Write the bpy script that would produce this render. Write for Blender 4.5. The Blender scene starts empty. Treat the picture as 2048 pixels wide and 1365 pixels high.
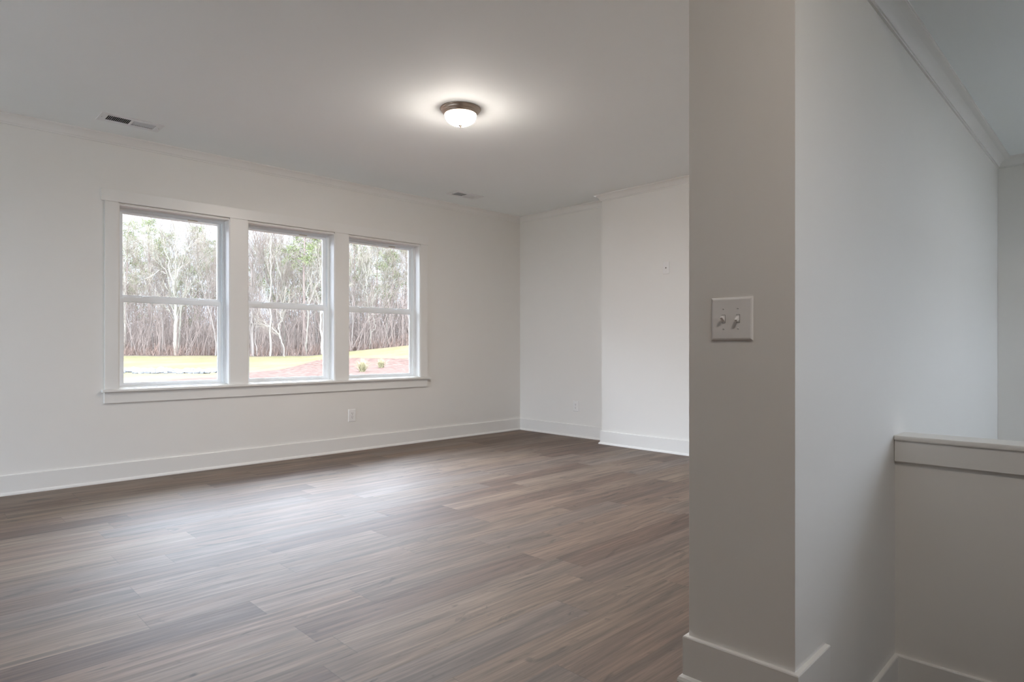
import bpy, bmesh, math, random
from mathutils import Vector, Matrix

# ------------------------------------------------------------------ camera, world, exposure
SC = bpy.context.scene
COL = SC.collection
FPX, CX, V0, HC = 1265.0, 1024.0, 695.0, 1.07          # focal length in px (2048 wide), horizon row, lens height
YAW = math.radians(45.69)
cam_d = bpy.data.cameras.new('camera')
cam_d.sensor_width = 36.0
cam_d.lens = 36.0 * FPX / 2048.0
cam_d.shift_y = (V0 - 682.5) / 2048.0                   # level camera, slightly raised lens
cam_d.clip_start = 0.02
cam_d.clip_end = 600
cam = bpy.data.objects.new('camera', cam_d)
COL.objects.link(cam)
cam.location = (0, 0, HC)
cam.rotation_euler = (math.pi / 2, 0, YAW - math.pi / 2)
SC.camera = cam

SKY_LOW, SKY_HIGH, SKY_SW = 1.2, 12.6, 15.0            # overcast sky: pale low in the north, brighter overhead and low in the south-west
w = bpy.data.worlds.new('overcast_sky')
SC.world = w
w.use_nodes = True
nt = w.node_tree
nt.nodes.clear()
out = nt.nodes.new('ShaderNodeOutputWorld')
bg = nt.nodes.new('ShaderNodeBackground')
tc = nt.nodes.new('ShaderNodeTexCoord')
sep = nt.nodes.new('ShaderNodeSeparateXYZ')
nt.links.new(tc.outputs['Generated'], sep.inputs[0])
mr = nt.nodes.new('ShaderNodeMapRange')
mr.interpolation_type = 'SMOOTHSTEP'
mr.inputs['From Min'].default_value = 0.17
mr.inputs['From Max'].default_value = 0.44
mr.inputs['To Min'].default_value = SKY_LOW
mr.inputs['To Max'].default_value = SKY_HIGH
nt.links.new(sep.outputs['Z'], mr.inputs['Value'])
dt = nt.nodes.new('ShaderNodeVectorMath')
dt.operation = 'DOT_PRODUCT'
nt.links.new(tc.outputs['Generated'], dt.inputs[0])
dt.inputs[1].default_value = (-0.5, -0.86, 0.0)
sw = nt.nodes.new('ShaderNodeMapRange')
sw.interpolation_type = 'SMOOTHSTEP'
sw.inputs['From Min'].default_value = -0.15
sw.inputs['From Max'].default_value = 0.5
sw.inputs['To Min'].default_value = 0.0
sw.inputs['To Max'].default_value = SKY_SW
nt.links.new(dt.outputs['Value'], sw.inputs['Value'])
mx = nt.nodes.new('ShaderNodeMath')
mx.operation = 'MAXIMUM'
nt.links.new(mr.outputs[0], mx.inputs[0])
nt.links.new(sw.outputs[0], mx.inputs[1])
nz = nt.nodes.new('ShaderNodeTexNoise')
nz.inputs['Scale'].default_value = 2.2
nz.inputs['Detail'].default_value = 5
nt.links.new(tc.outputs['Generated'], nz.inputs['Vector'])
cl = nt.nodes.new('ShaderNodeMapRange')
cl.inputs['To Min'].default_value = 0.85
cl.inputs['To Max'].default_value = 1.15
nt.links.new(nz.outputs['Fac'], cl.inputs['Value'])
mu = nt.nodes.new('ShaderNodeMath')
mu.operation = 'MULTIPLY'
nt.links.new(mx.outputs[0], mu.inputs[0])
nt.links.new(cl.outputs[0], mu.inputs[1])
bg.inputs['Color'].default_value = (0.86, 0.955, 1.13, 1)
nt.links.new(mu.outputs[0], bg.inputs['Strength'])
nt.links.new(bg.outputs[0], out.inputs[0])

SC.view_settings.view_transform = 'Standard'
SC.view_settings.look = 'None'
SC.view_settings.gamma = 1.0
SC.view_settings.use_curve_mapping = False
SC.view_settings.exposure = 0.77
cy = SC.cycles
cy.use_denoising = True
cy.max_bounces = 14
cy.diffuse_bounces = 9
cy.glossy_bounces = 4
cy.transparent_max_bounces = 24
cy.sample_clamp_indirect = 6.0
cy.caustics_reflective = False
cy.caustics_refractive = False

LAMP_ROOM, LAMP_HALL, LAMP_STAIR = 210.0, 80.0, 20.0     # emission of the frosted domes

# ------------------------------------------------------------------ materials
def srgb(r, g, b):
    f = lambda c: c / 12.92 if c <= 0.04045 else ((c + 0.055) / 1.055) ** 2.4
    return (f(r / 255), f(g / 255), f(b / 255), 1)

def mat(name, col, rough=0.5, spec=0.5, metal=0.0, noise=0.0, scale=20.0, bump=0.0, bscale=200.0):
    m = bpy.data.materials.new(name)
    m.use_nodes = True
    n = m.node_tree
    b = n.nodes['Principled BSDF']
    b.inputs['Roughness'].default_value = rough
    b.inputs['Metallic'].default_value = metal
    b.inputs['Specular IOR Level'].default_value = spec
    tcn = n.nodes.new('ShaderNodeTexCoord')
    if noise > 0:
        t = n.nodes.new('ShaderNodeTexNoise')
        t.inputs['Scale'].default_value = scale
        t.inputs['Detail'].default_value = 4
        n.links.new(tcn.outputs['Object'], t.inputs['Vector'])
        r = n.nodes.new('ShaderNodeMix')
        r.data_type = 'RGBA'
        r.inputs[6].default_value = tuple(c * (1 - noise) for c in col[:3]) + (1,)
        r.inputs[7].default_value = tuple(min(1, c * (1 + noise)) for c in col[:3]) + (1,)
        n.links.new(t.outputs['Fac'], r.inputs[0])
        n.links.new(r.outputs[2], b.inputs['Base Color'])
    else:
        b.inputs['Base Color'].default_value = col
    if bump > 0:
        t2 = n.nodes.new('ShaderNodeTexNoise')
        t2.inputs['Scale'].default_value = bscale
        t2.inputs['Detail'].default_value = 3
        n.links.new(tcn.outputs['Object'], t2.inputs['Vector'])
        bp = n.nodes.new('ShaderNodeBump')
        bp.inputs['Strength'].default_value = bump
        bp.inputs['Distance'].default_value = 0.001
        n.links.new(t2.outputs['Fac'], bp.inputs['Height'])
        n.links.new(bp.outputs[0], b.inputs['Normal'])
    return m

M = {}
M['wall'] = mat('wall_paint', (0.80, 0.785, 0.755, 1), 0.55, 0.3, noise=0.012, scale=3, bump=0.12, bscale=350)
M['ceil'] = mat('ceiling_paint', (0.885, 0.915, 0.915, 1), 0.8, 0.2, noise=0.01, scale=3, bump=0.1, bscale=300)
M['trim'] = mat('semi_gloss_trim_paint', (0.805, 0.795, 0.77, 1), 0.35, 0.5, noise=0.01, scale=8)
M['vinyl'] = mat('white_window_vinyl', (0.90, 0.93, 0.955, 1), 0.3, 0.5, noise=0.01, scale=15)
M['plate'] = mat('white_wall_plate_plastic', (0.84, 0.83, 0.82, 1), 0.25, 0.5, noise=0.01, scale=60)
M['slot'] = mat('dark_slot', (0.05, 0.045, 0.04, 1), 0.5, 0.3, noise=0.05, scale=90)
M['screw'] = mat('plated_screw', (0.55, 0.52, 0.48, 1), 0.35, 0.5, metal=0.8, noise=0.05, scale=90)
M['vent'] = mat('white_enamelled_steel', (0.80, 0.81, 0.82, 1), 0.4, 0.5, noise=0.01, scale=30)
M['duct'] = mat('dark_duct_metal', (0.06, 0.063, 0.068, 1), 0.6, 0.3, noise=0.1, scale=15)
M['nickel'] = mat('brushed_nickel', (0.46, 0.38, 0.31, 1), 0.34, 0.5, metal=0.9, noise=0.06, scale=40)
M['tan'] = mat('tan_plastic_tab', (0.55, 0.44, 0.33, 1), 0.5, 0.4, noise=0.05, scale=60)
M['gasket'] = mat('grey_glazing_gasket', (0.35, 0.36, 0.38, 1), 0.5, 0.4, noise=0.03, scale=60)
M['rock'] = mat('pale_riprap_stone', (0.085, 0.083, 0.082, 1), 0.9, 0.2, noise=0.5, scale=3.5, bump=0.5, bscale=8)
M['bark_white'] = mat('pale_smooth_bark', (0.155, 0.142, 0.115, 1), 0.9, 0.1, noise=0.25, scale=2.5)
M['bark_grey'] = mat('grey_bark', (0.108, 0.092, 0.080, 1), 0.9, 0.1, noise=0.25, scale=2.0)
M['bark_pine'] = mat('reddish_pine_bark', (0.125, 0.095, 0.082, 1), 0.9, 0.1, noise=0.3, scale=3.0)
M['twig'] = mat('winter_twigs', (0.105, 0.083, 0.068, 1), 0.9, 0.1, noise=0.25, scale=0.7)
M['twig_pale'] = mat('pale_winter_twigs', (0.145, 0.125, 0.098, 1), 0.9, 0.1, noise=0.25, scale=0.7)
M['thicket'] = mat('tangled_stems', (0.118, 0.092, 0.078, 1), 0.95, 0.1, noise=0.35, scale=0.5)
M['brush'] = mat('reddish_dry_brush', (0.110, 0.073, 0.057, 1), 0.95, 0.1, noise=0.3, scale=0.8)
M['needle'] = mat('pine_needles', (0.085, 0.098, 0.038, 1), 0.8, 0.2, noise=0.3, scale=0.8)
M['tuft'] = mat('pale_dry_grass', (0.19, 0.170, 0.10, 1), 0.9, 0.1, noise=0.2, scale=6)
M['asphalt'] = mat('landing_oak', (0.09, 0.06, 0.042, 1), 0.4, 0.4, noise=0.25, scale=4)

def glass_mat():
    m = bpy.data.materials.new('window_glass')
    m.use_nodes = True
    n = m.node_tree
    n.nodes.clear()
    o = n.nodes.new('ShaderNodeOutputMaterial')
    t = n.nodes.new('ShaderNodeBsdfTransparent')
    t.inputs['Color'].default_value = (0.97, 0.985, 0.98, 1)
    g = n.nodes.new('ShaderNodeBsdfGlossy')
    g.inputs['Roughness'].default_value = 0.02
    f = n.nodes.new('ShaderNodeFresnel')
    f.inputs['IOR'].default_value = 1.22
    x = n.nodes.new('ShaderNodeMixShader')
    n.links.new(f.outputs[0], x.inputs[0])
    n.links.new(t.outputs[0], x.inputs[1])
    n.links.new(g.outputs[0], x.inputs[2])
    n.links.new(x.outputs[0], o.inputs[0])
    return m
M['glass'] = glass_mat()

def dome_mat(name, strength, colour):
    m = bpy.data.materials.new(name)
    m.use_nodes = True
    b = m.node_tree.nodes['Principled BSDF']
    b.inputs['Base Color'].default_value = (0.9, 0.87, 0.82, 1)
    b.inputs['Roughness'].default_value = 0.3
    b.inputs['Emission Color'].default_value = colour
    n = m.node_tree                       # the bulbs sit low in the bowl: its bottom glows stronger than its rim
    t = n.nodes.new('ShaderNodeTexCoord')
    sp = n.nodes.new('ShaderNodeSeparateXYZ')
    r = n.nodes.new('ShaderNodeMapRange')
    r.inputs['From Min'].default_value = -0.068
    r.inputs['From Max'].default_value = -0.112
    r.inputs['To Min'].default_value = strength * 0.02
    r.inputs['To Max'].default_value = strength * 1.75
    n.links.new(t.outputs['Object'], sp.inputs[0])
    n.links.new(sp.outputs['Z'], r.inputs['Value'])
    n.links.new(r.outputs[0], b.inputs['Emission Strength'])
    return m

def floor_mat():
    m = bpy.data.materials.new('vinyl_plank_floor')
    m.use_nodes = True
    n = m.node_tree
    L = n.links
    b = n.nodes['Principled BSDF']
    tcn = n.nodes.new('ShaderNodeTexCoord')
    sp = n.nodes.new('ShaderNodeSeparateXYZ')
    L.new(tcn.outputs['Object'], sp.inputs[0])
    def math_(op, a, bb=None, c=None):
        k = n.nodes.new('ShaderNodeMath')
        k.operation = op
        for i, v in enumerate((a, bb, c)):
            if v is None:
                continue
            if isinstance(v, (int, float)):
                k.inputs[i].default_value = v
            else:
                L.new(v, k.inputs[i])
        return k.outputs[0]
    W, LEN = 0.18, 1.24
    yy = math_('ADD', math_('DIVIDE', sp.outputs['Y'], W), 100.11)
    row = math_('FLOOR', yy)
    fy = math_('FRACT', yy)
    wn = n.nodes.new('ShaderNodeTexWhiteNoise')
    wn.noise_dimensions = '1D'
    L.new(row, wn.inputs['W'])
    xx = math_('ADD', math_('ADD', math_('DIVIDE', sp.outputs['X'], LEN), 50.0), wn.outputs['Value'])
    colm = math_('FLOOR', xx)
    fx = math_('FRACT', xx)
    cb = n.nodes.new('ShaderNodeCombineXYZ')
    L.new(row, cb.inputs[0])
    L.new(colm, cb.inputs[1])
    w2 = n.nodes.new('ShaderNodeTexWhiteNoise')
    w2.noise_dimensions = '3D'
    L.new(cb.outputs[0], w2.inputs['Vector'])
    # grain coordinates: stretched along the plank, shifted per plank
    off = n.nodes.new('ShaderNodeVectorMath')
    off.operation = 'SCALE'
    L.new(w2.outputs['Color'], off.inputs[0])
    off.inputs['Scale'].default_value = 37.0
    add = n.nodes.new('ShaderNodeVectorMath')
    add.operation = 'ADD'
    L.new(tcn.outputs['Object'], add.inputs[0])
    L.new(off.outputs[0], add.inputs[1])
    def grain(sx, sy, detail, dist=0.0, rough=0.55):
        mp = n.nodes.new('ShaderNodeMapping')
        mp.inputs['Scale'].default_value = (sx, sy, 1)
        L.new(add.outputs[0], mp.inputs['Vector'])
        t = n.nodes.new('ShaderNodeTexNoise')
        t.inputs['Scale'].default_value = 1.0
        t.inputs['Detail'].default_value = detail
        t.inputs['Roughness'].default_value = rough
        t.inputs['Distortion'].default_value = dist
        L.new(mp.outputs[0], t.inputs['Vector'])
        return t.outputs['Fac']
    broad = grain(0.9, 11, 4, 1.2)
    streak = grain(3.0, 75, 4, 0.3)
    fine = grain(9, 420, 2)
    knots = grain(2.2, 9, 4, 2.2, 0.65)
    # plank base colour
    ramp = n.nodes.new('ShaderNodeValToRGB')
    e = ramp.color_ramp.elements
    e[0].position = 0.0
    e[0].color = (0.098, 0.056, 0.036, 1)
    e[1].position = 1.0
    e[1].color = (0.205, 0.148, 0.104, 1)
    for p, c in ((0.10, (0.128, 0.080, 0.054, 1)), (0.25, (0.150, 0.106, 0.079, 1)), (0.42, (0.180, 0.117, 0.079, 1)), (0.60, (0.158, 0.120, 0.096, 1)), (0.78, (0.188, 0.129, 0.088, 1)), (0.90, (0.152, 0.108, 0.080, 1))):
        q = ramp.color_ramp.elements.new(p)
        q.color = c
    L.new(w2.outputs['Value'], ramp.inputs[0])
    def mr_(v, a, bb, c, d):
        k = n.nodes.new('ShaderNodeMapRange')
        k.inputs['From Min'].default_value = a
        k.inputs['From Max'].default_value = bb
        k.inputs['To Min'].default_value = c
        k.inputs['To Max'].default_value = d
        L.new(v, k.inputs['Value'])
        return k.outputs[0]
    val = math_('MULTIPLY', mr_(broad, 0.28, 0.72, 0.60, 1.36), mr_(streak, 0.3, 0.7, 0.74, 1.22))
    val = math_('MULTIPLY', val, mr_(fine, 0.3, 0.7, 0.88, 1.12))
    val = math_('MULTIPLY', val, mr_(knots, 0.28, 0.40, 0.42, 1.0))
    seam_y = math_('MINIMUM', fy, math_('SUBTRACT', 1.0, fy))
    seam_x = math_('MINIMUM', fx, math_('SUBTRACT', 1.0, fx))
    sy_ = mr_(seam_y, 0.003, 0.009, 0.80, 1.0)
    sx_ = mr_(seam_x, 0.0006, 0.0018, 0.70, 1.0)
    seam = math_('MULTIPLY', sy_, sx_)
    val = math_('MULTIPLY', val, seam)
    mul = n.nodes.new('ShaderNodeVectorMath')
    mul.operation = 'SCALE'
    L.new(ramp.outputs['Color'], mul.inputs[0])
    L.new(val, mul.inputs['Scale'])
    L.new(mul.outputs[0], b.inputs['Base Color'])
    L.new(mr_(streak, 0.3, 0.7, 0.66, 0.58), b.inputs['Roughness'])
    b.inputs['Specular IOR Level'].default_value = 1.0
    bp = n.nodes.new('ShaderNodeBump')
    bp.inputs['Strength'].default_value = 0.25
    bp.inputs['Distance'].default_value = 0.0006
    h = math_('ADD', math_('MULTIPLY', fine, 0.6), math_('MULTIPLY', seam, 1.2))
    L.new(h, bp.inputs['Height'])
    L.new(bp.outputs[0], b.inputs['Normal'])
    return m
M['floor'] = floor_mat()

def ground_mat():
    m = bpy.data.materials.new('lawn_and_red_clay')
    m.use_nodes = True
    n = m.node_tree
    L = n.links
    b = n.nodes['Principled BSDF']
    b.inputs['Roughness'].default_value = 0.95
    b.inputs['Specular IOR Level'].default_value = 0.1
    tcn = n.nodes.new('ShaderNodeTexCoord')
    def noise(s, d=4):
        t = n.nodes.new('ShaderNodeTexNoise')
        t.inputs['Scale'].default_value = s
        t.inputs['Detail'].default_value = d
        L.new(tcn.outputs['Object'], t.inputs['Vector'])
        return t.outputs['Fac']
    def ramp(f, stops):
        r = n.nodes.new('ShaderNodeValToRGB')
        r.color_ramp.elements[0].position = stops[0][0]
        r.color_ramp.elements[0].color = stops[0][1]
        r.color_ramp.elements[1].position = stops[-1][0]
        r.color_ramp.elements[1].color = stops[-1][1]
        for p, c in stops[1:-1]:
            r.color_ramp.elements.new(p).color = c
        L.new(f, r.inputs[0])
        return r.outputs[0]
    grass = ramp(noise(0.35, 6), [(0.35, (0.052, 0.0465, 0.0190, 1)), (0.5, (0.060, 0.0500, 0.0235, 1)), (0.65, (0.066, 0.0495, 0.0290, 1))])
    clay = ramp(noise(3.6, 8), [(0.36, (0.028, 0.0135, 0.0092, 1)), (0.52, (0.050, 0.0270, 0.0195, 1)), (0.64, (0.066, 0.0420, 0.0320, 1))])
    litter = ramp(noise(1.5, 6), [(0.3, (0.0269, 0.0196, 0.0157, 1)), (0.7, (0.0441, 0.0304, 0.0225, 1))])
    def soft(attr, sc, lo=0.4, hi=0.6):
        a = n.nodes.new('ShaderNodeAttribute')
        a.attribute_name = attr
        k = n.nodes.new('ShaderNodeMath')
        k.operation = 'ADD'
        L.new(a.outputs['Fac'], k.inputs[0])
        s = n.nodes.new('ShaderNodeMapRange')
        s.inputs['To Min'].default_value = -0.22
        s.inputs['To Max'].default_value = 0.22
        L.new(noise(sc, 5), s.inputs['Value'])
        L.new(s.outputs[0], k.inputs[1])
        q = n.nodes.new('ShaderNodeMapRange')
        q.inputs['From Min'].default_value = lo
        q.inputs['From Max'].default_value = hi
        L.new(k.outputs[0], q.inputs['Value'])
        return q.outputs[0]
    def mix(f, a, c):
        x = n.nodes.new('ShaderNodeMix')
        x.data_type = 'RGBA'
        L.new(f, x.inputs[0])
        L.new(a, x.inputs[6])
        L.new(c, x.inputs[7])
        return x.outputs[2]
    c1 = mix(soft('clay', 1.2), grass, clay)
    c2 = mix(soft('litter', 0.8), c1, litter)
    L.new(c2, b.inputs['Base Color'])
    return m
M['ground'] = ground_mat()

# ------------------------------------------------------------------ mesh helpers
def obj(name, bm, m, parent=None, smooth=False, loc=None, rotz=0.0):
    me = bpy.data.meshes.new(name)
    bmesh.ops.recalc_face_normals(bm, faces=bm.faces[:])
    bm.to_mesh(me)
    bm.free()
    me.materials.append(m)
    if smooth:
        for p in me.polygons:
            p.use_smooth = True
    o = bpy.data.objects.new(name, me)
    COL.objects.link(o)
    if parent is not None:
        o.parent = parent
    if loc is not None:
        o.location = loc
    o.rotation_euler = (0, 0, rotz)
    return o

def soften(o, deg=24):
    o.data.shade_smooth()
    o.data.set_sharp_from_angle(angle=math.radians(deg))
    return o

def tag(o, label=None, cat=None, group=None, kind=None):
    if label: o['label'] = label
    if cat: o['category'] = cat
    if group: o['group'] = group
    if kind: o['kind'] = kind
    return o

def empty(name, loc=(0, 0, 0), rotz=0.0):
    o = bpy.data.objects.new(name, None)
    o.empty_display_size = 0.1
    COL.objects.link(o)
    o.location = loc
    o.rotation_euler = (0, 0, rotz)
    return o

def copy_tree(o, parent=None):
    c = o.copy()
    COL.objects.link(c)
    c.parent = parent
    for ch in o.children:
        copy_tree(ch, c)
    return c

def box(bm, x0, x1, y0, y1, z0, z1, bev=0.0):
    vs = [bm.verts.new((x, y, z)) for x in (x0, x1) for y in (y0, y1) for z in (z0, z1)]
    q = [(0, 1, 3, 2), (4, 6, 7, 5), (0, 4, 5, 1), (2, 3, 7, 6), (0, 2, 6, 4), (1, 5, 7, 3)]
    fs = [bm.faces.new([vs[i] for i in f]) for f in q]
    if bev > 0:
        es = list({e for f in fs for e in f.edges})
        bmesh.ops.bevel(bm, geom=es, offset=bev, segments=2, profile=0.7, affect='EDGES')

def boxes(*lst, bev=0.0):
    bm = bmesh.new()
    for b in lst:
        t = bmesh.new()
        box(t, *b, bev=bev)
        me = bpy.data.meshes.new('tmp')
        t.to_mesh(me)
        t.free()
        bm.from_mesh(me)
        bpy.data.meshes.remove(me)
    return bm

def slab(us, vs, holes, w0, w1, axis):
    """A slab pierced by rectangular holes. (u, v) span the slab, w its thickness; axis maps (u, v, w) to xyz."""
    bm = bmesh.new()
    U = sorted(set(list(us) + [h[0] for h in holes] + [h[1] for h in holes]))
    V = sorted(set(list(vs) + [h[2] for h in holes] + [h[3] for h in holes]))
    def hole(i, j):
        if i < 0 or j < 0 or i >= len(U) - 1 or j >= len(V) - 1:
            return True
        u, v = (U[i] + U[i + 1]) / 2, (V[j] + V[j + 1]) / 2
        return any(h[0] < u < h[1] and h[2] < v < h[3] for h in holes)
    cache = {}
    def vert(i, j, k):
        if (i, j, k) not in cache:
            cache[(i, j, k)] = bm.verts.new(axis(U[i], V[j], (w0, w1)[k]))
        return cache[(i, j, k)]
    for i in range(len(U) - 1):
        for j in range(len(V) - 1):
            if hole(i, j):
                continue
            for k in (0, 1):
                bm.faces.new([vert(i, j, k), vert(i + 1, j, k), vert(i + 1, j + 1, k), vert(i, j + 1, k)])
            for (a, b, c, d) in ((i, j, i + 1, j), (i + 1, j, i + 1, j + 1), (i + 1, j + 1, i, j + 1), (i, j + 1, i, j)):
                pass
            for (di, dj, e0, e1) in ((0, -1, (i, j), (i + 1, j)), (1, 0, (i + 1, j), (i + 1, j + 1)), (0, 1, (i + 1, j + 1), (i, j + 1)), (-1, 0, (i, j + 1), (i, j))):
                if hole(i + di, j + dj):
                    bm.faces.new([vert(*e0, 0), vert(*e1, 0), vert(*e1, 1), vert(*e0, 1)])
    return bm

def extrude_path(bm, path, prof, z=0.0, closed=False):
    """Sweep a profile of (distance into the room, height) along a floor path; the room lies to the LEFT of the path. Mitred corners."""
    P = [Vector((p[0], p[1])) for p in path]
    rings = []
    for i, p in enumerate(P):
        ns = []
        if i > 0:
            d = (P[i] - P[i - 1]).normalized()
            ns.append(Vector((-d.y, d.x)))
        if i < len(P) - 1:
            d = (P[i + 1] - P[i]).normalized()
            ns.append(Vector((-d.y, d.x)))
        nrm = sum(ns, Vector((0, 0)))
        nrm.normalize()
        k = 1.0 / max(0.2, nrm.dot(ns[0]))
        rings.append([bm.verts.new((p.x + nrm.x * k * d, p.y + nrm.y * k * d, z + h)) for d, h in prof])
    for a, b in zip(rings[:-1], rings[1:]):
        n_ = len(prof)
        for j in range(n_):
            bm.faces.new([a[j], a[(j + 1) % n_], b[(j + 1) % n_], b[j]])
    bm.faces.new(rings[0])
    bm.faces.new(list(reversed(rings[-1])))

def lathe(bm, prof, seg=48, cap0=False, cap1=False):
    rings = []
    for r, z in prof:
        if r < 1e-5:
            rings.append([bm.verts.new((0, 0, z))])
        else:
            rings.append([bm.verts.new((r * math.cos(2 * math.pi * k / seg), r * math.sin(2 * math.pi * k / seg), z)) for k in range(seg)])
    for a, b in zip(rings[:-1], rings[1:]):
        for k in range(seg):
            k2 = (k + 1) % seg
            if len(a) == 1:
                bm.faces.new([a[0], b[k], b[k2]])
            elif len(b) == 1:
                bm.faces.new([a[k], b[0], a[k2]])
            else:
                bm.faces.new([a[k], b[k], b[k2], a[k2]])

# ------------------------------------------------------------------ setting: plan dimensions (metres)
ZC = 2.752                 # ceiling
YW = 5.819                 # window wall
XF = 5.829                 # far wall recess
XB, YB = 5.605, 4.318      # projecting wall face and its corner
XL, YR = -5.0, -3.4        # unseen left and rear walls
HALL = math.radians(1.12)  # the stair hall sits a hair out of square
HC_, HS_ = math.cos(HALL), math.sin(HALL)
def hall(x, y, z=0.0):
    return (x * HC_ - y * HS_, x * HS_ + y * HC_, z)
XP = 1.842                 # end face of the wall with the switch (hall frame)
YP0, YP1 = 0.687, 1.018
XH0, XH1 = 2.890, 2.990    # half wall
XE = 5.547                 # end wall of the stair hall
ZH = 2.38                  # stair hall ceiling
XN = 2.09                  # edge of the upper floor
ZL = -0.305                # landing

WIN = [(1.275, 2.148), (2.297, 3.177), (3.323, 4.231)]
WZ0, WZ1 = 0.733, 2.218

def struct(o, label, cat):
    return tag(o, label, cat, kind='structure')

# floor
bm = bmesh.new()
box(bm, XL, 6.0, 0.85, 6.0, -0.2, 0)
box(bm, XL, XN, YR, 0.85, -0.2, 0)
struct(obj('floor', bm, M['floor']), 'brown wood-look plank floor of the large empty room', 'floor')
bm = boxes((XN + 0.002, 2.36, YR + .1, YP0, -0.35, -0.152), (2.36, XH0, YR + .1, YP0, -0.5, ZL))
struct(obj('floor_landing', bm, M['asphalt'], rotz=HALL), 'lower landing floor in front of the half wall', 'floor')
bm = boxes((XH1, XE, YR + .1, YP0, -2.7, -2.5))
struct(obj('floor_stairwell', bm, M['asphalt'], rotz=HALL), 'floor at the bottom of the stairwell behind the half wall', 'floor')

# window wall
holes = [(a, b, WZ0, WZ1) for a, b in WIN]
bm = slab((XL, XF + 0.2), (-0.2, ZC + 0.1), holes, YW, YW + 0.16, lambda u, v, w_: (u, w_, v))
struct(obj('wall_north', bm, M['wall']), 'long off-white wall with the three windows', 'wall')
# far wall and projection
bm = boxes((XF, XF + 0.2, 0.9, YW + 0.16, -0.2, ZC + 0.1))
struct(obj('wall_east', bm, M['wall']), 'off-white far wall recess with a low outlet, right of the windows', 'wall')
bm = boxes((XB, XF, 0.95, YB, 0, ZC))
struct(obj('wall_projection', bm, M['wall']), 'projecting off-white wall section with a small cable plate', 'wall')
# wall with the switch on its end face
bm = boxes((XP, XE + 0.2, YP0, YP1, -2.7, ZC))
struct(obj('wall_south', bm, M['wall'], rotz=HALL), 'nearest wall, light switch on its narrow end face, running along the stair hall', 'wall')
# stair hall end wall
bm = boxes((XE, XE + 0.15, YR, YP0 - 0.001, -2.7, ZH + 0.3))
struct(obj('wall_stairhall', bm, M['wall'], rotz=HALL), 'pale end wall of the stair hall at the right edge', 'wall')
# half wall
bm = boxes((XH0, XH1, YR + 0.15, YP0 + 0.001, -2.6, 0.69))
struct(obj('wall_half', bm, M['wall'], rotz=HALL), 'low grey-lit half wall guarding the stairwell, under a white cap', 'wall')
# left wall, rear wall with openings (behind the camera)
WEST = [(2.2, 3.2, 0.08, 2.35), (3.35, 4.35, 0.08, 2.35)]  # unseen openings added to brighten the large room with daylight
bm = slab((YR - 0.15, YW + 0.16), (-0.2, ZC + 0.1), WEST, XL - 0.15, XL, lambda u, v, w_: (w_, u, v))
struct(obj('wall_west', bm, M['wall']), 'left wall with two tall windows added for daylight, outside the photograph', 'wall')
bm = boxes((XL, 0.03, 1.95, 2.07, 0, ZC))  # stub added out of view to keep west window light off the switch wall
struct(obj('wall_light_block', bm, M['wall']), 'unseen stub wall left of the camera, added to block light from the west windows', 'wall')
REAR = [(0.60, 0.82, 1.25, 2.2), (1.2, 1.42, 1.25, 2.2), (4.15, 4.95, 0.9, 2.2)]  # first two slits added out of view to light the hall and window wall
bm = slab((XL - 0.15, XE + 0.6), (-2.8, ZC + 0.1), REAR, YR - 0.16, YR, lambda u, v, w_: (u, w_, v))
struct(obj('wall_rear', bm, M['wall']), 'rear wall behind the camera, two slim windows in it added for light', 'wall')

# ceilings: main one with openings for the two registers
V1 = (1.058, 1.468, 5.265, 5.465)
V2 = (4.315, 4.705, 5.265, 5.465)
vh = [(v[0] + .03, v[1] - .03, v[2] + .03, v[3] - .03) for v in (V1, V2)]
bm = slab((XL - 0.15, XF + 0.2), (0.85, YW + 0.16), vh, ZC, ZC + 0.12, lambda u, v, w_: (u, v, w_))
b2 = boxes((XL - 0.15, 2.32, YR - 0.16, 0.85, ZC, ZC + 0.12))
me = bpy.data.meshes.new('tmp'); b2.to_mesh(me); b2.free(); bm.from_mesh(me); bpy.data.meshes.remove(me)
struct(obj('ceiling', bm, M['ceil']), 'smooth off-white ceiling of the large room', 'ceiling')
bm = boxes((2.3, XE + 0.2, YR, YP0 - 0.001, ZH, ZC + 0.12))
struct(obj('ceiling_stairhall', bm, M['ceil'], rotz=HALL), 'lower ceiling over the stair hall at top right', 'ceiling')

# ---- mouldings
CROWN = [(0, 0), (0.064, 0), (0.064, -0.006), (0.060, -0.010), (0.053, -0.013), (0.042, -0.020), (0.031, -0.031),
         (0.022, -0.043), (0.016, -0.054), (0.012, -0.057), (0.009, -0.060), (0.009, -0.068), (0, -0.068)]
sp0 = hall(XP, YP1); sp1 = hall(XP, YP0); sp2 = hall(2.3, YP0); spb = hall(XB + 0.02, YP1)
bm = bmesh.new()
spbx = (XB, hall(XB, YP1)[1])
# the room is to the left of the path when it runs clockwise seen from above reversed -> list it so
path = [(XL, YR), (XL, YW), (XF, YW), (XF, YB), (XB, YB), spbx, sp0[:2], sp1[:2], sp2[:2]]
path_r = list(reversed(path))
extrude_path(bm, path_r, CROWN, ZC)
struct(soften(obj('trim_1', bm, M['trim'])), 'white crown moulding around the large room ceiling', 'moulding')
CR2 = [(0, 0), (0.078, 0), (0.078, -0.005), (0.073, -0.005)]
for k in range(13):                                     # concave sweep
    t = k / 12 * math.pi / 2
    CR2.append((0.014 + 0.058 * (1 - math.sin(t)), -0.007 - 0.043 * (1 - math.cos(t))))
CR2 += [(0.014, -0.053), (0.009, -0.054), (0.009, -0.060), (0, -0.060)]
bm = bmesh.new()
extrude_path(bm, [(XE, YR + .2), (XE, YP0), (2.3, YP0)], CR2, ZH)
struct(soften(obj('trim_2', bm, M['trim'], rotz=HALL)), 'white crown moulding along the stair hall, top right', 'moulding')

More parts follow.
